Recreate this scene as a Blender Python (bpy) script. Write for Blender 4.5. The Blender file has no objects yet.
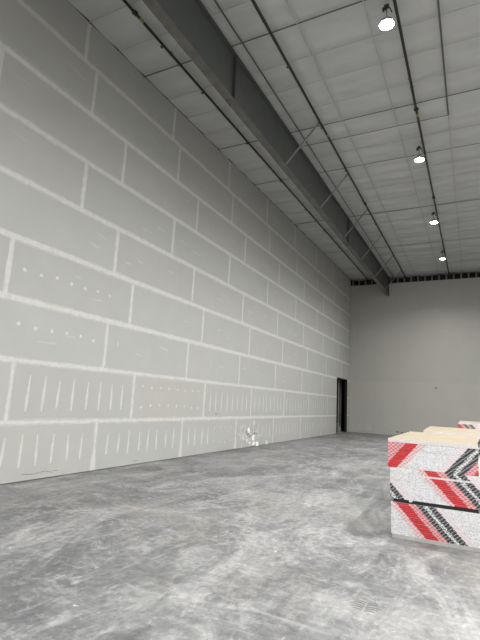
import bpy, bmesh, math, random
from mathutils import Vector, Matrix
rnd = random.Random(7)
SC = bpy.context.scene
COL = SC.collection

# ------------------------------------------------------------------ helpers
def finish(name, bm, mats, parent=None, smooth=False):
    me = bpy.data.meshes.new(name)
    bm.to_mesh(me); bm.free()
    for m in (mats if isinstance(mats, (list, tuple)) else [mats]):
        me.materials.append(m)
    if smooth:
        for f in me.polygons: f.use_smooth = True
    o = bpy.data.objects.new(name, me)
    COL.objects.link(o)
    if parent: o.parent = parent
    return o

def tag(o, label=None, cat=None, group=None, kind=None):
    if label: o['label'] = label
    if cat: o['category'] = cat
    if group: o['group'] = group
    if kind: o['kind'] = kind
    return o

def empty(name, loc, label=None, cat=None, group=None, kind=None):
    o = bpy.data.objects.new(name, None)
    COL.objects.link(o); o.location = loc
    return tag(o, label, cat, group, kind)

def box(bm, x0, x1, y0, y1, z0, z1, mat=0, slope=0.0, yref=0.0):
    """axis box; slope lifts z with y"""
    vs = []
    for z in (z0, z1):
        for x, y in ((x0, y0), (x1, y0), (x1, y1), (x0, y1)):
            vs.append(bm.verts.new((x, y, z + slope * (y - yref))))
    F = [(3, 2, 1, 0), (4, 5, 6, 7), (0, 1, 5, 4), (1, 2, 6, 5), (2, 3, 7, 6), (3, 0, 4, 7)]
    out = []
    for f in F:
        g = bm.faces.new([vs[i] for i in f]); g.material_index = mat; out.append(g)
    return out

def tube(bm, a, b, r, n=12, mat=0, r2=None, caps=True):
    a, b = Vector(a), Vector(b); d = (b - a).normalized()
    u = d.orthogonal().normalized(); v = d.cross(u)
    r2 = r if r2 is None else r2
    A = [bm.verts.new(a + (u * math.cos(t) + v * math.sin(t)) * r) for t in [2 * math.pi * i / n for i in range(n)]]
    B = [bm.verts.new(b + (u * math.cos(t) + v * math.sin(t)) * r2) for t in [2 * math.pi * i / n for i in range(n)]]
    for i in range(n):
        f = bm.faces.new((A[i], A[(i + 1) % n], B[(i + 1) % n], B[i])); f.material_index = mat
    if caps:
        f = bm.faces.new(A[::-1]); f.material_index = mat
        f = bm.faces.new(B); f.material_index = mat

def lathe(bm, prof, c, n=32, mat=0, mats=None):
    rings = []
    for r, z in prof:
        rings.append([bm.verts.new((c[0] + r * math.cos(2 * math.pi * i / n), c[1] + r * math.sin(2 * math.pi * i / n), c[2] + z)) for i in range(n)])
    for k in range(len(rings) - 1):
        for i in range(n):
            f = bm.faces.new((rings[k][i], rings[k][(i + 1) % n], rings[k + 1][(i + 1) % n], rings[k + 1][i]))
            f.material_index = mats[k] if mats else mat
    bm.faces.new(rings[0][::-1]); bm.faces.new(rings[-1])

# ------------------------------------------------------------------ node helpers
def newmat(name):
    m = bpy.data.materials.new(name); m.use_nodes = True
    nt = m.node_tree; b = nt.nodes['Principled BSDF']
    return m, nt, b

def N(nt, t, **kw):
    n = nt.nodes.new(t)
    for k, v in kw.items():
        if k.startswith('i_'):
            n.inputs[int(k[2:]) if k[2:].isdigit() else k[2:]].default_value = v
        else: setattr(n, k, v)
    return n

def noise(nt, vec, scale, detail=4, rough=0.55, dist=0.0):
    n = N(nt, 'ShaderNodeTexNoise'); n.inputs['Scale'].default_value = scale
    n.inputs['Detail'].default_value = detail; n.inputs['Roughness'].default_value = rough
    n.inputs['Distortion'].default_value = dist
    nt.links.new(vec, n.inputs['Vector']); return n.outputs['Fac']

def ramp(nt, fac, a, b, ca=0.0, cb=1.0):
    r = N(nt, 'ShaderNodeMapRange'); nt.links.new(fac, r.inputs['Value'])
    r.inputs['From Min'].default_value = a; r.inputs['From Max'].default_value = b
    r.inputs['To Min'].default_value = ca; r.inputs['To Max'].default_value = cb
    return r.outputs['Result']

def mul(nt, a, b):
    n = N(nt, 'ShaderNodeMath', operation='MULTIPLY')
    for i, s in enumerate((a, b)):
        if isinstance(s, (int, float)): n.inputs[i].default_value = s
        else: nt.links.new(s, n.inputs[i])
    return n.outputs[0]

def mix(nt, fac, a, b, mode='MIX'):
    n = N(nt, 'ShaderNodeMix', data_type='RGBA', blend_type=mode)
    for s, i in ((fac, 0), (a, 6), (b, 7)):
        if isinstance(s, (int, float)): n.inputs[i].default_value = s
        elif isinstance(s, tuple): n.inputs[i].default_value = (*s, 1) if len(s) == 3 else s
        else: nt.links.new(s, n.inputs[i])
    return n.outputs[2]

def mapping(nt, scale=(1, 1, 1), rot=(0, 0, 0), coord='Object', loc=(0, 0, 0)):
    t = N(nt, 'ShaderNodeTexCoord'); m = N(nt, 'ShaderNodeMapping')
    m.inputs['Scale'].default_value = scale; m.inputs['Rotation'].default_value = rot
    m.inputs['Location'].default_value = loc
    nt.links.new(t.outputs[coord], m.inputs['Vector']); return m.outputs['Vector']

def bump(nt, b, h, strength, dist=0.01):
    n = N(nt, 'ShaderNodeBump'); n.inputs['Strength'].default_value = strength
    n.inputs['Distance'].default_value = dist
    nt.links.new(h, n.inputs['Height']); nt.links.new(n.outputs[0], b.inputs['Normal'])

def simple(name, col, rough=0.6, metal=0.0, var=0.12, nscale=6.0, bmp=0.1):
    m, nt, b = newmat(name)
    v = mapping(nt)
    f = noise(nt, v, nscale, 5)
    c = mix(nt, ramp(nt, f, 0.3, 0.7), tuple(x * (1 - var) for x in col), tuple(min(1, x * (1 + var)) for x in col))
    nt.links.new(c, b.inputs['Base Color'])
    b.inputs['Roughness'].default_value = rough; b.inputs['Metallic'].default_value = metal
    if bmp: bump(nt, b, noise(nt, v, nscale * 8, 3), bmp, 0.003)
    return m

def attr_mat(name, attr='tint', rough=0.85, nscale=3.0, var=0.06, streak=False):
    """base colour comes from a per-face printed / paper colour"""
    m, nt, b = newmat(name)
    a = N(nt, 'ShaderNodeAttribute', attribute_name=attr)
    v = mapping(nt)
    f = noise(nt, v, nscale, 6, 0.6)
    g = ramp(nt, f, 0.3, 0.7, 1 - var, 1 + var)
    c = N(nt, 'ShaderNodeVectorMath', operation='SCALE')
    nt.links.new(a.outputs['Color'], c.inputs[0]); nt.links.new(g, c.inputs['Scale'])
    nt.links.new(c.outputs[0], b.inputs['Base Color'])
    b.inputs['Roughness'].default_value = rough
    return m

def set_tint(o, cols, attr='tint'):
    """cols: one rgb per polygon"""
    me = o.data
    ca = me.color_attributes.new(attr, 'FLOAT_COLOR', 'CORNER')
    for p in me.polygons:
        c = cols[p.index]
        for li in p.loop_indices: ca.data[li].color = (*c, 1)

# ------------------------------------------------------------------ dimensions
ZC0, SL = 10.684, 0.0208                      # ceiling height at y=7 and its fall
def zc(y): return ZC0 + SL * (y - 7)
YB, YF, XR = 33.5, -9.0, 17.0                 # back wall, wall behind the viewer, right wall
DOOR = (29.95, 32.75, 3.67)
S1, BH = 1.160, 1.2192

# ------------------------------------------------------------------ materials
M_paper = attr_mat('drywall_paper', rough=0.9, nscale=1.3, var=0.03)
def compound(name, dark, light):
    m, nt, b = newmat(name); v = mapping(nt)
    f = noise(nt, v, 7, 6, 0.7)
    nt.links.new(mix(nt, ramp(nt, f, 0.32, 0.6), dark, light), b.inputs['Base Color'])
    b.inputs['Roughness'].default_value = 0.8
    return m
M_mud = compound('joint_compound', (0.58, 0.575, 0.54), (0.68, 0.675, 0.64))
M_mud_thin = compound('joint_compound_thin', (0.485, 0.48, 0.46), (0.565, 0.56, 0.535))
M_pencil = simple('scuffed_gypsum', (0.22, 0.21, 0.20), 0.9)

def concrete():
    m, nt, b = newmat('concrete_slab')
    v = mapping(nt)
    vw = mapping(nt, scale=(1, 0.45, 1), rot=(0, 0, 0.5))
    vs = mapping(nt, scale=(0.7, 2.0, 1), rot=(0, 0, 0.62))
    vs2 = mapping(nt, scale=(1.9, 0.6, 1), rot=(0, 0, 0.35))
    big = noise(nt, v, 0.34, 10, 0.64, 1.3)
    mid = noise(nt, vw, 0.95, 11, 0.72, 1.7)
    fine = noise(nt, v, 11, 8, 0.75)
    st = noise(nt, vs, 1.1, 9, 0.75, 1.0)
    st2 = noise(nt, vs2, 1.3, 9, 0.78, 1.3)
    c = mix(nt, ramp(nt, big, 0.40, 0.60), (0.122, 0.124, 0.127), (0.222, 0.221, 0.219))
    c = mix(nt, ramp(nt, mid, 0.49, 0.62, 0, 0.9), c, (0.31, 0.309, 0.305))
    c = mix(nt, ramp(nt, mid, 0.46, 0.37, 0, 0.75), c, (0.100, 0.102, 0.105))
    c = mix(nt, ramp(nt, st, 0.54, 0.66, 0, 0.7), c, (0.34, 0.339, 0.335))
    c = mix(nt, ramp(nt, st2, 0.55, 0.68, 0, 0.6), c, (0.35, 0.349, 0.345))
    c = mix(nt, ramp(nt, st2, 0.46, 0.36, 0, 0.55), c, (0.110, 0.112, 0.115))
    cross = noise(nt, mapping(nt, scale=(1.6, 0.8, 1), rot=(0, 0, -0.8), loc=(3, 1, 0)), 2.6, 8, 0.8, 2.2)
    c = mix(nt, ramp(nt, cross, 0.55, 0.64, 0, 0.6), c, (0.37, 0.37, 0.366))
    warm = noise(nt, mapping(nt, loc=(5, 3, 0)), 0.6, 6, 0.6, 0.8)
    c = mix(nt, ramp(nt, warm, 0.54, 0.66, 0, 0.35), c, (0.27, 0.25, 0.215))
    c = mix(nt, ramp(nt, fine, 0.33, 0.67, 0, 1), mix(nt, 1.0, c, (0.68, 0.68, 0.68), 'MULTIPLY'), mix(nt, 1.0, c, (1.30, 1.30, 1.30), 'MULTIPLY'))
    # specks and splatters of dried compound
    vo = N(nt, 'ShaderNodeTexVoronoi'); vo.inputs['Scale'].default_value = 5.5; vo.inputs['Randomness'].default_value = 1
    dn = noise(nt, v, 20, 4)
    dv = N(nt, 'ShaderNodeVectorMath', operation='ADD'); nt.links.new(v, dv.inputs[0])
    sc = N(nt, 'ShaderNodeVectorMath', operation='SCALE'); sc.inputs['Scale'].default_value = 0.12
    cmb = N(nt, 'ShaderNodeCombineXYZ'); nt.links.new(dn, cmb.inputs[0]); nt.links.new(fine, cmb.inputs[1])
    nt.links.new(cmb.outputs[0], sc.inputs[0]); nt.links.new(sc.outputs[0], dv.inputs[1]); nt.links.new(dv.outputs[0], vo.inputs['Vector'])
    spot = ramp(nt, vo.outputs['Distance'], 0.11, 0.05)
    area = ramp(nt, noise(nt, mapping(nt, loc=(1.7, 9, 0)), 0.5, 3), 0.50, 0.62)
    c = mix(nt, mul(nt, mul(nt, spot, area), 0.8), c, (0.60, 0.60, 0.58))
    nt.links.new(c, b.inputs['Base Color'])
    nt.links.new(ramp(nt, mid, 0.3, 0.7, 0.42, 0.68), b.inputs['Roughness'])
    b.inputs['Specular IOR Level'].default_value = 0.4
    bump(nt, b, fine, 0.25, 0.004)
    return m
M_floor = concrete()
M_tread = simple('tyre_rubber_mark', (0.12, 0.12, 0.122), 0.7)
M_dust, _nt, _b = newmat('dust_streak'); _b.inputs['Base Color'].default_value = (0.50, 0.497, 0.485, 1); _b.inputs['Roughness'].default_value = 0.9
_nt.links.new(ramp(_nt, noise(_nt, mapping(_nt), 6, 6, 0.75), 0.44, 0.66, 0, 0.7), _b.inputs['Alpha'])

def ceiling_mat():
    m, nt, b = newmat('insulation_facing')
    v = mapping(nt)
    f = noise(nt, mapping(nt, scale=(0.5, 1.6, 1)), 1.2, 5, 0.6)
    g = noise(nt, v, 5, 4)
    c = mix(nt, ramp(nt, f, 0.3, 0.7), (0.47, 0.475, 0.475), (0.58, 0.585, 0.58))
    c = mix(nt, ramp(nt, g, 0.35, 0.7, 0, 0.3), c, (0.56, 0.56, 0.555))
    nt.links.new(c, b.inputs['Base Color']); b.inputs['Roughness'].default_value = 0.55
    return m
M_ceil = ceiling_mat()
M_strap = simple('dark_banding', (0.10, 0.10, 0.10), 0.5)
M_strap2 = simple('grey_seam_tape', (0.42, 0.42, 0.415), 0.6)
M_girder = simple('grey_primer_steel', (0.075, 0.082, 0.080), 0.55, 0.0, 0.10, 2.0)
M_flange = simple('warm_primer_steel', (0.13, 0.126, 0.112), 0.6, 0.0, 0.25, 3.0)  # paler, warmer and more mottled than the web
M_brace = simple('galvanised_angle', (0.30, 0.30, 0.30), 0.5, 0.3)
M_pipe = simple('black_pipe', (0.012, 0.012, 0.013), 0.45)
M_brass = simple('brass_head', (0.10, 0.09, 0.07), 0.4, 0.6)
M_yellow = simple('yellow_label', (0.30, 0.27, 0.08), 0.6)
M_housing = simple('lamp_housing', (0.30, 0.30, 0.30), 0.45, 0.3)
M_hook = simple('hook_metal', (0.06, 0.06, 0.065), 0.5, 0.5)
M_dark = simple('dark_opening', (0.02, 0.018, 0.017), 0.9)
M_stud = simple('deflection_stud', (0.20, 0.19, 0.18), 0.7)
M_box = simple('dark_red_box', (0.035, 0.018, 0.014), 0.8)
M_grey_stud = simple('galvanised_stud', (0.42, 0.42, 0.42), 0.5, 0.2)
M_plain = simple('side_wall_board', (0.48, 0.475, 0.455), 0.9)
M_print = attr_mat('printed_end_tape', rough=0.55, nscale=40, var=0.05)
M_tan = simple('tan_face_paper', (0.295, 0.245, 0.172), 0.8, 0, 0.05, 1.5, 0.05)
M_core = simple('gypsum_edge', (0.72, 0.70, 0.67), 0.85, 0, 0.08, 8)
M_tagm = simple('white_paper_tag', (0.80, 0.80, 0.79), 0.6, 0, 0.03)
M_skid = simple('pale_gypsum_riser', (0.50, 0.495, 0.48), 0.85)
M_gap_shade = simple('painted_gap_shade', (0.02, 0.02, 0.022), 0.6)  # shade inside the stack gap, painted as a near-black riser colour
M_film = simple('white_strap', (0.82, 0.80, 0.80), 0.4, 0, 0.03)

def emit(name, col, s):
    m = bpy.data.materials.new(name); m.use_nodes = True; nt = m.node_tree
    nt.nodes.remove(nt.nodes['Principled BSDF'])
    e = N(nt, 'ShaderNodeEmission'); e.inputs[0].default_value = (*col, 1); e.inputs[1].default_value = s
    nt.links.new(e.outputs[0], nt.nodes['Material Output'].inputs[0]); return m
LAMP = 150.0
M_lens = emit('lit_led_lens', (1.0, 1.0, 0.98), LAMP)

# ------------------------------------------------------------------ floor
bm = bmesh.new()
box(bm, -4.2, XR + .2, YF - .2, YB + 4.2, -0.2, 0.0)
# tread print of a lift tyre, two rows of slanted lugs pressed in dust
cx, cy = 7.11, 4.66
for side in (-1, 1):
    for k in range(5):
        for q in range(4):                       # each lug bends backwards towards the shoulder
            t0, t1 = q / 4, (q + 1) / 4
            def lug(t, o):
                ln = 0.135 - 0.022 * abs(k - 2)
                return (cx + side * (0.010 + ln * t), cy - 0.10 + k * 0.046 + 0.075 * t - 0.05 * t * t + o * (0.026 - 0.012 * t))
            pts = [lug(t0, 0), lug(t1, 0), lug(t1, 1), lug(t0, 1)]
            if side < 0: pts = pts[::-1]
            f = bm.faces.new([bm.verts.new((px, py, 0.0012)) for px, py in pts]); f.material_index = 1
def streak(x, y, ang, ln, w, curve, z):
    n = 24; A, B = [], []
    for i in range(n + 1):
        t = i / n; a = ang + curve * (t - .5)
        if i: x += math.cos(a) * ln / n; y += math.sin(a) * ln / n
        ww = w * (.35 + .65 * math.sin(math.pi * t)) * rnd.uniform(.6, 1.3)
        A.append(bm.verts.new((x - math.sin(a) * ww, y + math.cos(a) * ww, z))); B.append(bm.verts.new((x + math.sin(a) * ww, y - math.cos(a) * ww, z)))
    for i in range(n):
        f = bm.faces.new((B[i], B[i + 1], A[i + 1], A[i])); f.material_index = 2
rs = random.Random(3)
zz = 0.0006
for k in range(70):
    zz += 1e-6
    streak(rs.uniform(.6, 9), rs.uniform(3.2, 14), rs.choice((-.5, -.35, .9, 1.5, 2.2, 0.2)) + rs.uniform(-.3, .3), rs.uniform(.6, 2.2), rs.uniform(.003, .010), rs.uniform(-.7, .7), zz)
for k in range(16):
    zz += 1e-6
    streak(rs.uniform(3.6, 6.2), rs.uniform(3.6, 6.5), rs.uniform(0, 3.1), rs.uniform(.1, .4), rs.uniform(.008, .025), rs.uniform(-1, 1), zz)
floor = tag(finish('floor', bm, [M_floor, M_tread, M_dust]), kind='structure')

# ------------------------------------------------------------------ left wall
JO = {1: 8.39, 2: 5.96, 3: 8.42, 4: 5.56, 5: 8.45, 6: 7.17, 7: 4.76, 8: 7.15, 9: 6.75}
L = 3.645
def rowz(r):
    lo = 0.015 if r == 1 else S1 + BH * (r - 2)
    hi = S1 + BH * (r - 1)
    return lo, hi
def joints(r):
    j0 = JO[r]; out = []; k = math.floor((YF - j0) / L)
    while j0 + k * L < YB:
        y = j0 + k * L
        if y > YF + .1: out.append(y)
        k += 1
    return out

bm = bmesh.new(); tints = []
def quad(bm, pts, mat, col):
    f = bm.faces.new([bm.verts.new(q) for q in pts]); f.material_index = mat; tints.append(col); return f
for r in range(1, 10):
    lo, hi = rowz(r)
    ys = [YF] + joints(r) + [YB]
    for a, b in zip(ys[:-1], ys[1:]):
        g = rnd.uniform(0.468, 0.485); w = rnd.uniform(-0.004, 0.006)
        if rnd.random() < 0.15: w += 0.006
        col = (g + w * 0.8, g, g - 0.018 - w)
        segs = [(a, b, lo, hi)]
        if b > DOOR[0] and a < DOOR[1] and lo < DOOR[2]:
            segs = []
            if a < DOOR[0]: segs.append((a, DOOR[0], lo, hi))
            if b > DOOR[1]: segs.append((DOOR[1], b, lo, hi))
            m0, m1 = max(a, DOOR[0]), min(b, DOOR[1])
            if hi > DOOR[2]: segs.append((m0, m1, DOOR[2], hi))
        for (a2, b2, l2, h2) in segs:
            if r == 9:
                quad(bm, [(0, a2, l2), (0, b2, l2), (0, b2, zc(b2) + .05), (0, a2, zc(a2) + .05)], 0, col)
            else:
                quad(bm, [(0, a2, l2), (0, b2, l2), (0, b2, h2), (0, a2, h2)], 0, col)
# thickness: the far side, ends and the door reveal
T = 0.16; c0 = (0.45, 0.445, 0.43)
for (a, b, l, h) in ((YF, DOOR[0], 0, None), (DOOR[1], YB, 0, None), (DOOR[0], DOOR[1], DOOR[2], None)):
    quad(bm, [(-T, b, l), (-T, a, l), (-T, a, zc(a) + .05), (-T, b, zc(b) + .05)], 0, c0)
quad(bm, [(0, DOOR[0], 0), (0, DOOR[0], DOOR[2]), (-T, DOOR[0], DOOR[2]), (-T, DOOR[0], 0)], 0, c0)
quad(bm, [(0, DOOR[1], DOOR[2]), (0, DOOR[1], 0), (-T, DOOR[1], 0), (-T, DOOR[1], DOOR[2])], 0, c0)
quad(bm, [(0, DOOR[0], DOOR[2]), (0, DOOR[1], DOOR[2]), (-T, DOOR[1], DOOR[2]), (-T, DOOR[0], DOOR[2])], 0, c0)
quad(bm, [(0, YF, 0), (-T, YF, 0), (-T, YF, zc(YF)), (0, YF, zc(YF))], 0, c0)

# compound: ragged ribbons standing a millimetre or two proud
def jitter(n, amp):
    v = 0; out = []
    for _ in range(n):
        v = 0.6 * v + rnd.uniform(-1, 1) * amp; out.append(v)
    return out
def ribbon_h(y0, y1, z, hw, x, mat, amp, step=0.12):
    n = max(2, int((y1 - y0) / step)); up = jitter(n + 1, amp); dn = jitter(n + 1, amp)
    P = [(y0 + (y1 - y0) * i / n) for i in range(n + 1)]
    A = [bm.verts.new((x, P[i], z - hw - dn[i])) for i in range(n + 1)]
    B = [bm.verts.new((x, P[i], z + hw + up[i])) for i in range(n + 1)]
    for i in range(n):
        f = bm.faces.new((A[i], A[i + 1], B[i + 1], B[i])); f.material_index = mat; tints.append((1, 1, 1))
def ribbon_v(z0, z1, y, hw, x, mat, amp, step=0.1, flare=0.0):
    n = max(2, int((z1 - z0) / step)); up = jitter(n + 1, amp); dn = jitter(n + 1, amp)
    P = [(z0 + (z1 - z0) * i / n) for i in range(n + 1)]
    fl = [flare * max(0, 1 - i / n * 2.2) for i in range(n + 1)]
    A = [bm.verts.new((x, y - hw - dn[i] - fl[i], P[i])) for i in range(n + 1)]
    B = [bm.verts.new((x, y + hw + up[i] + fl[i], P[i])) for i in range(n + 1)]
    for i in range(n):
        f = bm.faces.new((A[i], B[i], B[i + 1], A[i + 1])); f.material_index = mat; tints.append((1, 1, 1))
def spans(r_below):
    z = S1 + BH * (r_below - 1)
    return [(YF, YB)] if z > DOOR[2] + .05 else [(YF, DOOR[0]), (DOOR[1], YB)]
for r in range(1, 9):
    z = S1 + BH * (r - 1)
    low = r <= 2
    for a, b in spans(r):
        ribbon_h(a, b, z, 0.068 if low else 0.085, 0.0012, 2, 0.010)
        ribbon_h(a, b, z, 0.036 if low else 0.050, 0.0022, 1, 0.010 if low else 0.007, 0.09)
for r in range(1, 10):
    lo, hi = rowz(r)
    for y in joints(r):
        if r <= 3 and DOOR[0] - .1 < y < DOOR[1] + .1: continue
        top = hi if r < 9 else zc(y)
        fl = 0.05 if r == 1 and y < 16 else 0
        ribbon_v(lo, top, y, 0.062, 0.0014, 2, 0.010, flare=fl)
        ribbon_v(lo, top, y, 0.034 if r <= 3 else 0.045, 0.0026, 1, 0.010, 0.08, flare=fl * .8)
ribbon_v(0.02, 3.6, DOOR[1] + .03, 0.02, 0.0026, 1, 0.004)
# skim over the screw lines: vertical strokes in the two bottom rows, dots and dabs above
def stroke(y, z0, z1, hw, lean=0.0, mat=1):
    n = 6
    for (k, mt, xx) in ((1.6, 2, 0.0010), (1.0, mat, 0.0018)):
        A, B = [], []
        for i in range(n + 1):
            t = i / n; w = hw * k * (0.45 + 0.55 * math.sin(math.pi * min(1, t * 1.1 + .05))) * rnd.uniform(.85, 1.15)
            zz = z0 + (z1 - z0) * t; yy = y + lean * (t - .5)
            A.append(bm.verts.new((xx, yy - w, zz))); B.append(bm.verts.new((xx, yy + w, zz)))
        for i in range(n):
            f = bm.faces.new((A[i], B[i], B[i + 1], A[i + 1])); f.material_index = mt; tints.append((1, 1, 1))
def dab(y, z, ry, rz, mat=1, tilt=0.0, x=0.0018):
    n = 9; vs = []
    for i in range(n):
        a = 2 * math.pi * i / n; k = rnd.uniform(.75, 1.15)
        dy, dz = ry * k * math.cos(a), rz * k * math.sin(a)
        vs.append(bm.verts.new((x, y + dy * math.cos(tilt) - dz * math.sin(tilt), z + dy * math.sin(tilt) + dz * math.cos(tilt))))
    f = bm.faces.new(vs); f.material_index = mat; tints.append((1, 1, 1))
for r in (1, 2):
    zm = 0.60 if r == 1 else 1.74
    js = [YF] + joints(r) + [DOOR[0]]
    for a, b in zip(js[:-1], js[1:]):
        if b > DOOR[0]: b = DOOR[0]
        if b - a < .6: continue
        dots = (r == 2 and 9.0 < (a + b) / 2 < 11.5)
        k0 = a + 0.40
        while k0 < b - 0.25:
            y = k0 + rnd.uniform(-.03, .03)
            if dots:
                dab(y, 2.05 + rnd.uniform(-.02, .02), .042, .040); dab(y, 1.52 + rnd.uniform(-.05, .05), .042, .042)
            elif r == 1 and 13.9 < y < 15.6:
                for zz in (0.35, 0.85): dab(y, zz + rnd.uniform(-.05, .05), .03, .035)
            else:
                h = rnd.uniform(.24, .33) + (.04 if r == 2 else 0)
                stroke(y, zm - h, zm + h, 0.027, rnd.uniform(-.03, .03))
            k0 += 0.405 if not dots else 0.41
for y in [5.92 + .41 * i for i in range(7)]:
    dab(y, 4.23 + rnd.uniform(-.03, .03), .048, .042)
    if y > 5.9: dab(y + .03, 3.07 + rnd.uniform(-.03, .04), .045, .048)
dab(8.42, 3.05, .02, .07); dab(8.85, 3.07, .018, .07)
for r in range(3, 10):
    lo, hi = rowz(r)
    for a, b in zip(joints(r)[:-1], joints(r)[1:]):
        if b < 3 or a > 26: continue
        for k in range(rnd.choice((1, 2, 2, 3))):
            y = rnd.uniform(a + .4, b - .4); z = (lo + hi) / 2 + rnd.uniform(-.25, .25)
            dab(y, z, rnd.uniform(.12, .34), rnd.uniform(.016, .028), 2, rnd.uniform(-.18, .10), 0.0011)
# rough patched spot low on the wall, and pencil scribbles near the floor
for k in range(26):
    y = rnd.gauss(17.0, .55); z = max(.08, rnd.gauss(.38, .22))
    dab(y, z, rnd.uniform(.07, .25), rnd.uniform(.04, .14), rnd.choice((2, 2, 0, 2, 1)), rnd.uniform(-.6, .6), 0.0024 + k * 2e-5)
for y, z, a, h in ((16.75, .50, .10, .05), (16.95, .42, .12, .04), (17.35, .52, .10, .05), (17.6, .50, .06, .03), (16.6, .58, .04, .06), (17.2, .66, .05, .02)):
    dab(y, z, a, h, 3, 0.2, 0.0032)
for y, z in ((6.55, .135), (6.7, .12), (6.85, .13), (7.0, .145), (7.15, .12), (7.3, .13)):
    dab(y, z, .10, .006, 3, rnd.uniform(-.3, .3), 0.0015)
dab(9.9, .09, .08, .006, 3, .1, .0015); dab(10.0, .1, .05, .006, 3, -.2, .0016)
dab(14.1, 1.30, .05, .04, 3, 0, .003)
wl = finish('wall_left', bm, [M_paper, M_mud, M_mud_thin, M_pencil]); set_tint(wl, tints); tag(wl, kind='structure')

# ------------------------------------------------------------------ back wall (stops short of the roof) and the gap above it
ZT = 10.80
bm = bmesh.new(); tints = []
edges = [0, .86, 3.3, 5.75, 8.2, 10.64, 13.1, 15.5, XR]
for zlo, zhi, g in ((0.0, 3.62, .50), (3.62, 7.3, .475), (7.3, ZT, .465)):
    for a, b in zip(edges[:-1], edges[1:]):
        k = g + rnd.uniform(-.004, .004)
        quad(bm, [(b, YB, zlo), (a, YB, zlo), (a, YB, zhi), (b, YB, zhi)][::-1], 0, (k * 1.02, k, k * .92))
quad(bm, [(0, YB, ZT), (XR, YB, ZT), (XR, YB + .16, ZT), (0, YB + .16, ZT)], 0, (.4, .4, .38))
quad(bm, [(0, YB + .16, 0), (XR, YB + .16, 0), (XR, YB + .16, ZT), (0, YB + .16, ZT)][::-1], 0, (.4, .4, .38))
def bdab(x, z, rx, rz, mat):
    n = 10; vs = []
    for i in range(n):
        a = 2 * math.pi * i / n; k = rnd.uniform(.85, 1.1)
        vs.append(bm.verts.new((x + rx * k * math.cos(a), YB - .002, z + rz * k * math.sin(a))))
    f = bm.faces.new(vs); f.material_index = mat; tints.append((1, 1, 1))
bdab(.75, .42, .17, .26, 2); bdab(1.32, .40, .27, .30, 2)
bdab(5.81, 3.31, .09, .06, 3)
for x in (3.3, 3.6, 4.0, 4.3, 4.6): bdab(x, .16 + rnd.uniform(-.05, .1), .1, .05, 3)
for z, x0, x1 in ((3.62, .9, XR), ):
    vs = [bm.verts.new(q) for q in ((x0, YB - .0015, z - .03), (x1, YB - .0015, z - .03), (x1, YB - .0015, z + .03), (x0, YB - .0015, z + .03))]
    f = bm.faces.new(vs); f.material_index = 4; tints.append((1, 1, 1))
M_seam2 = simple('flat_seam', (.505, .495, .46), .9)
wb = finish('wall_back', bm, [M_paper, M_mud, M_mud_thin, M_pencil, M_seam2]); set_tint(wb, tints); tag(wb, kind='structure')
bm = bmesh.new(); box(bm, -.16, XR, YB + .45, YB + .55, ZT - .5, zc(YB) + .1)
tag(finish('wall_gap_backing', bm, M_dark), kind='structure').name = 'trim_1'
bm = bmesh.new(); x = .12
while x < XR:
    box(bm, x, x + .10, YB + .01, YB + .13, ZT, zc(YB) - .02, 0)
    box(bm, x + .17, x + .33, YB + .16, YB + .4, ZT + .05, zc(YB) - .1, 1)
    x += .462
tag(finish('trim_2', bm, [M_stud, M_box]), kind='structure')

# other walls of the hall, outside the picture
bm = bmesh.new(); box(bm, XR, XR + .16, YF, YB + .16, 0, zc(YB) + .1)
tag(finish('wall_right', bm, M_plain), kind='structure')
bm = bmesh.new(); box(bm, -.16, XR + .16, YF - .16, YF, 0, zc(YB))
tag(finish('wall_front', bm, M_plain), kind='structure')

# ------------------------------------------------------------------ dark room through the doorway
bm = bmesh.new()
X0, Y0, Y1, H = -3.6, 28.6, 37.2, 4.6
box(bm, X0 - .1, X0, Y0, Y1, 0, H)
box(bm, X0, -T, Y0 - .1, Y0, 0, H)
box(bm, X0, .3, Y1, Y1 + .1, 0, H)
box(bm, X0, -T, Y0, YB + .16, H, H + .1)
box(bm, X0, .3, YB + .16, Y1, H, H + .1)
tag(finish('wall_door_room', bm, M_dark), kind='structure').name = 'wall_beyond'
stud0 = None
for i, (x, y) in enumerate(((-.40, 31.75), (-.58, 32.45), (-.62, 33.2))):
    bm = bmesh.new()
    for bx in ((0, .09, 0, .012), (0, .012, 0, .07), (.078, .09, 0, .07)):
        box(bm, *bx, 0, 4.5)
    o = finish('wall_stud', bm, M_grey_stud); o.location = (x, y, 0)
    tag(o, ['grey metal stud standing just inside the dark doorway', 'grey metal stud behind the first one in the dark doorway', 'grey metal stud deepest in the dark doorway'][i], 'stud', 'metal studs in the doorway')
# a few offcuts lying inside the doorway
bm = bmesh.new(); box(bm, -.75, -.35, 31.9, 32.3, 0, .35); box(bm, -.70, -.40, 31.95, 32.25, .35, .62)
tag(finish('scrap_pile', bm, M_grey_stud), 'pale offcuts piled on the floor inside the dark doorway', 'scrap')
# thin dark frame lining the doorway
bm = bmesh.new()
box(bm, -T, .006, DOOR[0] - .002, DOOR[0] + .05, 0, DOOR[2]); box(bm, -T, .006, DOOR[1] - .05, DOOR[1] + .002, 0, DOOR[2])
box(bm, -T, .006, DOOR[0] + .05, DOOR[1] - .05, DOOR[2] - .05, DOOR[2])
tag(finish('door_1', bm, M_dark), kind='structure')

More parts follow.
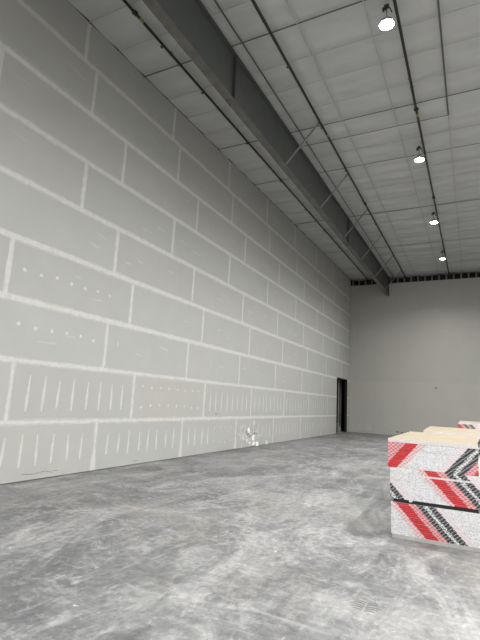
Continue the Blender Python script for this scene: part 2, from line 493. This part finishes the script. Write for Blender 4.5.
# ------------------------------------------------------------------ ceiling: facing sagging between straps
LX = [.12, 1.66, 3.17, 4.62, 6.17, 7.68, 9.2, 10.7, 12.2, 13.7, 15.2, 16.7]
CY = [8.80 - 1.064 * k for k in range(17, 0, -1)] + [8.80 + 1.064 * k for k in range(0, 24)]
bm = bmesh.new()
xs = [-.0 + XR * i / 110 for i in range(111)]
ys = [YF]; 
while ys[-1] < YB + .5: ys.append(ys[-1] + .133)
def sag(x, y):
    k = (y - 8.80) / 1.064; s = abs(math.sin(math.pi * k)) ** .6
    kx = [abs(x - q) for q in LX]; s2 = min(1, min(kx) / .35) ** .5
    far = min(1, max(0, (y - 9) / 12))
    rip = (math.sin(y * 9.3 + math.sin(x * 1.7) * 1.3) * .024 + .015 * math.sin(y * 14.1 + 2 * math.sin(x * 2.3 + 1))) * far + math.sin(y * 5.1 + x * .9 + 2) * .012
    return -.045 * s * (.35 + .65 * s2) - rip * s2
grid = [[bm.verts.new((x, y, zc(y) + .095 + sag(x, y))) for x in xs] for y in ys]
for j in range(len(ys) - 1):
    for i in range(len(xs) - 1):
        bm.faces.new((grid[j][i], grid[j + 1][i], grid[j + 1][i + 1], grid[j][i + 1]))
# roof deck above the facing, closes the volume
ceil = tag(finish('ceiling', bm, M_ceil, smooth=True), kind='structure')
bm = bmesh.new(); box(bm, -4, XR + .3, YF - .3, YB + 4, zc(0) + .35, zc(0) + .45, slope=SL, yref=0)
tag(finish('ceiling_deck', bm, M_dark), kind='structure').name = 'ceiling.001'
def strap(name, pts, w, mat, drop=.004):
    bm = bmesh.new(); (x0, y0), (x1, y1) = pts
    if abs(x1 - x0) > abs(y1 - y0): box(bm, x0, x1, y0 - w / 2, y0 + w / 2, zc(y0) - drop - .006, zc(y0) - drop)
    else: box(bm, x0 - w / 2, x0 + w / 2, y0, y1, -drop - .006, -drop, slope=SL, yref=0) or None
    return bm
n = 3
def add_strap(x0, x1, y0, y1, w, mat):
    global n
    bm = bmesh.new()
    if x1 - x0 > y1 - y0: box(bm, x0, x1, y0 - w / 2, y0 + w / 2, zc(y0) - .004, zc(y0) + .004)
    else: box(bm, x0 - w / 2, x0 + w / 2, y0, y1, zc(0) - .008, zc(0) - .001, slope=SL)
    tag(finish('trim_%d' % n, bm, mat), kind='structure'); n += 1
for y in (8.81, 13.06, 21.05, -3.9, 0.3, 4.55):
    add_strap(0, XR, y, y, .035, M_strap)
add_strap(2.9, 7.68, 14.04, 14.04, .026, M_strap); add_strap(0, XR, 16.15, 16.15, .026, M_strap)
add_strap(0, XR, 26.3, 26.3, .026, M_strap)
for k, y in enumerate((7.75, 6.7, 5.6, 3.5, 2.4, 1.35, 9.93, 10.95, 12.05, 14.95, 17.2, 18.3, 19.6, 22.3, 23.6, 25, 27.7, 29.2, 30.7, 32.2)):
    add_strap(0, XR, y, y, .018, M_strap2)
add_strap(3.15, 3.18, YF, YB, .035, M_strap)
add_strap(7.66, 7.69, YF, 14.04, .045, M_strap); add_strap(7.66, 7.69, 14.04, YB, .03, M_strap2)
for x in (1.66, 4.62, 6.17, 9.2, 10.7, 12.2, 13.7, 15.2):
    add_strap(x, x + .02, YF, YB, .03, M_strap2)

# ------------------------------------------------------------------ steel girder
XC, HWF, DEP = 2.755, .115, 1.33
girder = empty('steel_girder', (XC, 10, 0), 'deep grey steel girder under the ceiling running the length of the left wall', 'girder')
def zg(y): return zc(y) - .03
def rel(o):
    o.location = -Vector((XC, 10, 0)); return o
y0, y1 = YF + .01, YB - .005
bm = bmesh.new(); box(bm, XC - .008, XC + .008, y0, y1, zg(0) - DEP + .02, zg(0) - .02, slope=SL); rel(finish('web', bm, M_girder, girder))
for nm, a, m in (('top_flange', -.02, M_girder), ('bottom_flange', -DEP, M_flange)):
    bm = bmesh.new(); box(bm, XC - HWF, XC + HWF, y0, y1, zg(0) + a, zg(0) + a + .02, slope=SL); rel(finish(nm, bm, m, girder))
for y in (-3.0, 9.1, 21.2, 33.2):
    bm = bmesh.new(); z = zg(y)
    for s in (-1, 1):
        xa, xb = sorted((XC + s * .008, XC + s * (HWF - .01)))
        box(bm, xa, xb, y - .007, y + .007, z - DEP + .02, z - .02)
    so = rel(finish('stiffener', bm, M_girder, girder))
    bm = bmesh.new(); box(bm, XC - .09, XC + .10, y - .12, y + .12, z - DEP - .02, z - DEP)
    for dx, dy in ((-.06, -.08), (.07, -.08), (-.06, .08), (.07, .08)):
        tube(bm, (XC + dx, y + dy, z - DEP - .07), (XC + dx, y + dy, z - DEP - .02), .018, 6)
    rel(finish('splice_bolts', bm, M_flange, girder))
for y in (-2.3, 1.5, 5.3, 12.85, 16.65, 20.4, 24.15, 28.05, 31.7):
    bm = bmesh.new()
    a = Vector((XC + HWF - .01, y - .1, zg(y) - DEP + .05)); b = Vector((3.92, y, zc(y) - .03))
    for off in (Vector((0, 0, 0)), ):
        d = (b - a)
        for wx, wy in ((.022, .004), ):
            vs = []
        # an L-shaped angle: two thin legs along the same line
        for (dy0, dy1, dz0, dz1) in ((-.028, .028, -.003, .003), (-.028, -.022, -.003, .05)):
            ring = []
            for P in (a, b):
                ring.append([bm.verts.new(P + Vector((0, dy, dz))) for dy, dz in ((dy0, dz0), (dy1, dz0), (dy1, dz1), (dy0, dz1))])
            for i in range(4): bm.faces.new((ring[0][i], ring[0][(i + 1) % 4], ring[1][(i + 1) % 4], ring[1][i]))
            bm.faces.new(ring[0][::-1]); bm.faces.new(ring[1])
    box(bm, 3.88, 3.97, y - .05, y + .05, zc(y) - .035, zc(y) - .005)
    rel(finish('flange_brace', bm, M_brace, girder))

# ------------------------------------------------------------------ black pipes under the ceiling
def pipe(x, r, label, heads, couplings, labels, drop=.11):
    root = empty('sprinkler_pipe', (x, 12, zc(12) - drop), label, 'pipe')
    def P(y, dz=0, dx=0): return (dx, y - 12, SL * (y - 12) + dz)
    bm = bmesh.new(); tube(bm, P(YF + .02), P(YB - .02), r, 14); finish('pipe_run', bm, M_pipe, root, True)
    for y in heads:
        bm = bmesh.new(); tube(bm, P(y), P(y, -.085), .016, 8); tube(bm, P(y, -.085), P(y, -.095), .042, 10); tube(bm, P(y, -.03), P(y, -.045), .03, 8)
        finish('sprinkler_head', bm, M_brass, root)
    for y in couplings:
        bm = bmesh.new(); tube(bm, P(y - .06), P(y + .06), r * 1.45, 14)
        box(bm, -r * 1.9, r * 1.9, y - 12 - .03, y - 12 + .03, SL * (y - 12) - .018, SL * (y - 12) + .018); finish('pipe_coupling', bm, M_pipe, root)
    for y in labels:
        bm = bmesh.new(); tube(bm, P(y - .07), P(y + .07), r * 1.1, 14); finish('pipe_sleeve', bm, M_yellow, root)
        root.children[-1]['label'] = 'yellow sleeve on black pipe'
    y = YF + 2.1
    while y < YB:
        bm = bmesh.new(); tube(bm, P(y, drop - .01), P(y, 0), .008, 6)
        tube(bm, P(y - .015), P(y + .015), r * 1.25, 12); finish('pipe_hanger', bm, M_hook, root); y += 3.8
pipe(1.34, .034, 'black sprinkler pipe between the girder and the left wall', [7.9, 9.85, 12.8, 15.9, 19, 22, 25], [6.85], [7.08])
pipe(3.985, .036, 'black sprinkler pipe just right of the girder, braces reaching it', [9.86, 12.9, 16, 19, 22], [6.2, 19.5], [13.5])
pipe(6.815, .036, 'black sprinkler pipe beside the row of ceiling lights', [11.6, 15, 18.3, 21.5, 24.6], [13.2, 19.9], [13.48])

# ------------------------------------------------------------------ high bay lights
def high_bay(label, group=None):
    root = empty('high_bay_light', (0, 0, 0), label, 'ceiling light', group)
    bm = bmesh.new(); lathe(bm, [(.165, .0), (.175, .012), (.175, .05), (.12, .07), (.075, .10), (.07, .15), (.04, .16)], (0, 0, 0), 32); finish('housing', bm, M_housing, root, False)
    bm = bmesh.new(); lathe(bm, [(.150, -.006), (.152, .001)], (0, 0, 0), 24); finish('lens', bm, M_lens, root)
    ld = bpy.data.lights.new('led_beam', 'AREA'); ld.shape = 'DISK'; ld.size = .29; ld.energy = 188; ld.spread = math.radians(146); ld.color = (1, 1, .985)
    lo = bpy.data.objects.new('led_beam', ld); COL.objects.link(lo); lo.parent = root; lo.location = (0, 0, -.010)
    bm = bmesh.new(); tube(bm, (0, 0, .16), (0, 0, .44), .008, 8); finish('hanging_cord', bm, M_hook, root)
    bm = bmesh.new(); box(bm, -.05, .05, -.04, .04, .44, .50); tube(bm, (-.05, 0, .42), (.0, 0, .36), .012, 8); tube(bm, (.06, .0, .44), (.11, .02, .30), .012, 8)
    box(bm, -.09, -.05, -.03, .03, .37, .45)
    finish('ceiling_hook', bm, M_hook, root)
    return root
def copy_tree(o, parent=None):
    c = o.copy(); COL.objects.link(c); c.parent = parent
    for ch in list(o.children): copy_tree(ch, c)
    return c
names = ['lit round high bay light nearest the viewer, at the top of the picture',
         'second lit high bay light from the viewer, along the black pipe',
         'third lit high bay light along the black pipe',
         'farthest lit high bay light, nearest the back wall']
lamp0 = high_bay(names[0], 'row of high bay lights')
spots = [(6.62, 9.15), (6.655, 15.62), (6.67, 21.9), (6.70, 28.1)]
hidden = [(6.62, 2.7), (6.62, -3.6)] + [(11.0, y) for y in (-3.6, 2.7, 9.15, 15.62, 21.9)] + [(15.3, y) for y in (-3.6, 2.7, 9.15, 15.62)]
for i, (x, y) in enumerate(spots + hidden):
    o = lamp0 if i == 0 else copy_tree(lamp0)
    o.location = (x, y, zc(y) - .50)
    if i < 4: o['label'] = names[i]
    else:
        o['label'] = 'high bay light of the same kind outside the picture'; o['group'] = 'high bay lights outside the picture'

# ------------------------------------------------------------------ drywall stacks
RED, PINK, PALE, WHITE = (.66, .045, .05), (.72, .22, .23), (.80, .66, .68), (.86, .86, .87)
BLK, GRY = (.035, .035, .04), (.30, .30, .32)
PER = 1.18
def band(s, i, r):
    s %= PER; j = i // 2; lay = r // 2; c = (j + lay) % 2; d = (i + r) % 2
    if s < .17: return (.68, .05, .055) if d else (.58, .035, .045)
    if s < .28: return (.72, .20, .22) if c else (.82, .50, .51)
    if s < .37: return BLK if c or d else (.42, .42, .44)
    if s < .43: return (.84, .84, .84) if c else (.40, .40, .41)
    if s < .53: return BLK if c or d else (.42, .42, .44)
    if s < .63: return (.80, .62, .66) if c and d else (.85, .79, .81)
    if s < 1.08:
        q = int(abs(math.sin(i * 12.9898 + r * 78.233) * 43758.5453)) % 11
        return (.66, .64, .67) if q < 3 else (.79, .77, .80) if q < 5 else (.86, .86, .88)
    return (.80, .40, .42) if c else (.85, .72, .73)
# pack: z of its underside, direction of the stripes, phase, shift in x
PAIR = .0256
PACKS = [('bottom', .050, 17, +1, .465, 6.945), ('middle', .535, 17, +1, .86, 6.935), ('top', .9705, 16, -1, .12, 6.905)]
def sheet(name, x0, y0, z, W, Ln, bandf, pale, tan, sh=0.0):
    """two boards taped face to face: long body plus printed end tape; both ends taped"""
    h = PAIR - .0012; NC = 76
    bm = bmesh.new()
    cols = []
    def q(pts, m, c): 
        f = bm.faces.new([bm.verts.new(p) for p in pts]); f.material_index = m; cols.append(c)
    for e, y in ((0, 0.0), (1, Ln)):
        for r in range(2):
            za, zb = h * r / 2, h * (r + 1) / 2
            for i in range(NC):
                a, b = W * i / NC, W * (i + 1) / NC
                u = (a + b) / 2 + sh
                c = ((.80, .74, .74) if (i + r) % 3 else (.84, .80, .80)) if pale else bandf(u, z + (za + zb) / 2, i, r)
                P = [(a, y, za), (b, y, za), (b, y, zb), (a, y, zb)]
                q(P if e == 0 else P[::-1], 0, c)
    q([(0, Ln, 0), (0, 0, 0), (0, 0, h), (0, Ln, h)], 1, WHITE); q([(W, 0, 0), (W, Ln, 0), (W, Ln, h), (W, 0, h)], 1, WHITE)
    q([(0, 0, h), (W, 0, h), (W, Ln, h), (0, Ln, h)], 2 if tan else 1, WHITE); q([(0, Ln, 0), (W, Ln, 0), (W, 0, 0), (0, 0, 0)], 1, WHITE)
    o = finish(name, bm, [M_print, M_core, M_tan]); set_tint(o, cols)
    o.location = (x0, y0, z); return o
def stack(x, y, Ln, which, packs, rot=0.0, zoff=0.0, solid=()):
    for pn, z0, cnt, sg, ph, px in packs:
        z0 += zoff
        def bf(u, z, i, r):
            w = z - z0
            k = .93 if sg > 0 else .85
            s = (u + k * w - ph) if sg > 0 else (ph - (u - k * w))
            if sg < 0 and u < .4 and .27 < s < .8: s = .25
            return band(s, i, int(round(w / (PAIR / 2))))
        if pn in solid:
            bm = bmesh.new(); h = cnt * PAIR
            box(bm, 0, 1.22, 0, Ln, 0, h - .001)
            o = finish('drywall_pack', bm, [M_core]); o.location = (x, y, z0); o.rotation_euler.z = rot
            tag(o, 'white edged %s pack of drywall in the %s' % (pn, which), 'drywall pack'); continue
        for k in range(cnt):
            top = (pn == packs[-1][0] and k == cnt - 1)
            pale = (pn == 'top' and k >= cnt - 2) or (pn == 'middle' and k == cnt - 4)
            x0 = x + (px - 6.92) + rnd.uniform(-.002, .002)
            o = sheet('drywall_sheet', x0, y + rnd.uniform(-.003, .003), z0 + k * PAIR, 1.195, Ln, bf, pale, top)
            o.rotation_euler.z = rot
            if top: tag(o, 'tan faced drywall sheet lying on top of the %s' % which, 'drywall', 'sheets of the %s pack in the %s' % (pn, which))
            else: tag(o, 'striped drywall sheet in the %s pack of the %s' % (pn, which), 'drywall', 'sheets of the %s pack in the %s' % (pn, which))
def risers(x, y, Ln, z, h, W, label, n=3, grp='risers', inset=.10, mt=None):
    for k in range(n):
        yy = y + inset + (Ln - 2 * inset - .12) * k / (n - 1)
        bm = bmesh.new(); box(bm, 0, W, 0, .12, 0, h)
        o = finish('stack_riser', bm, mt or M_skid); o.location = (x, yy, z)
        tag(o, label, 'riser', grp)
NY = 7.25
stack(6.92, NY, 2.75, 'nearest striped stack', PACKS)
risers(6.96, NY, 2.75, 0, .049, 1.16, 'pale gypsum riser under the nearest striped stack', 3, 'risers under the nearest stack', -.006)
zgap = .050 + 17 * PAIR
risers(6.98, NY, 2.75, zgap, .535 - zgap - .001, 1.10, 'thin riser painted black as shade in the gap of the nearest striped stack', 3, 'risers in the gap of the nearest stack', .014, M_gap_shade)
# second stack behind, and a third farther back
stack(7.13, 10.35, 3.05, 'second stack, behind the nearest one', PACKS, 0.035, .025, solid=('bottom', 'middle'))
risers(7.10, 10.5, 2.7, 0, .073, 1.1, 'pale gypsum riser under the second stack', 3, 'risers under the second stack')
risers(7.10, 10.5, 2.7, zgap + .025, .535 - zgap - .001, 1.1, 'gypsum riser in the gap of the second stack', 3, 'risers in the gap of the second stack', .3)
P3 = [(a, b, c, +1, .18, f) for a, b, c, d, e, f in PACKS]
stack(7.62, 16.2, 3.05, 'third stack, farthest from the viewer', P3, 0.0, .115, solid=('bottom', 'middle'))
risers(7.66, 16.2, 3.05, 0, .163, 1.1, 'pale gypsum riser under the third stack', 3, 'risers under the third stack')
risers(7.66, 16.2, 3.05, zgap + .115, .535 - zgap - .001, 1.1, 'gypsum riser in the gap of the third stack', 3, 'risers in the gap of the third stack', .3)
# paper tag hanging over the dark gap
bm = bmesh.new()
vs = [(7.175, .655), (7.245, .66), (7.238, .60), (7.240, .515), (7.195, .51), (7.192, .60)]
A = [bm.verts.new((x, NY - .0075, z)) for x, z in vs]; B = [bm.verts.new((x, NY - .0035, z)) for x, z in vs]
bm.faces.new(A); bm.faces.new(B[::-1])
for i in range(6): bm.faces.new((A[i], B[i], B[(i + 1) % 6], A[(i + 1) % 6]))
tag(finish('paper_tag', bm, M_tagm), 'small white paper tag hanging over the dark gap of the nearest stack', 'tag')

# ------------------------------------------------------------------ camera
f, yaw, pit, rol = 453.5886, 0.478947, 0.174863, 0.052424
F = Vector((-math.sin(yaw) * math.cos(pit), math.cos(yaw) * math.cos(pit), math.sin(pit)))
R = F.cross(Vector((0, 0, 1))).normalized(); U = R.cross(F)
R2 = math.cos(rol) * R + math.sin(rol) * U; U2 = -math.sin(rol) * R + math.cos(rol) * U
cam = bpy.data.cameras.new('camera'); co = bpy.data.objects.new('camera', cam); COL.objects.link(co)
cam.sensor_fit = 'VERTICAL'; cam.sensor_height = 36; cam.sensor_width = 27; cam.lens = f * 36 / 640
cam.clip_end = 200
m = Matrix((R2, U2, -F)).transposed().to_4x4(); m.translation = Vector((8.075151, 0, 1.821796))
co.matrix_world = m
SC.camera = co

# ------------------------------------------------------------------ world and exposure
w = bpy.data.worlds.new('world'); SC.world = w; w.use_nodes = True
w.node_tree.nodes['Background'].inputs[0].default_value = (.9, .95, 1, 1)
w.node_tree.nodes['Background'].inputs[1].default_value = 0.02
vs = SC.view_settings
vs.view_transform = 'Standard'; vs.look = 'None'; vs.gamma = 1; vs.use_curve_mapping = False
vs.exposure = 0.62
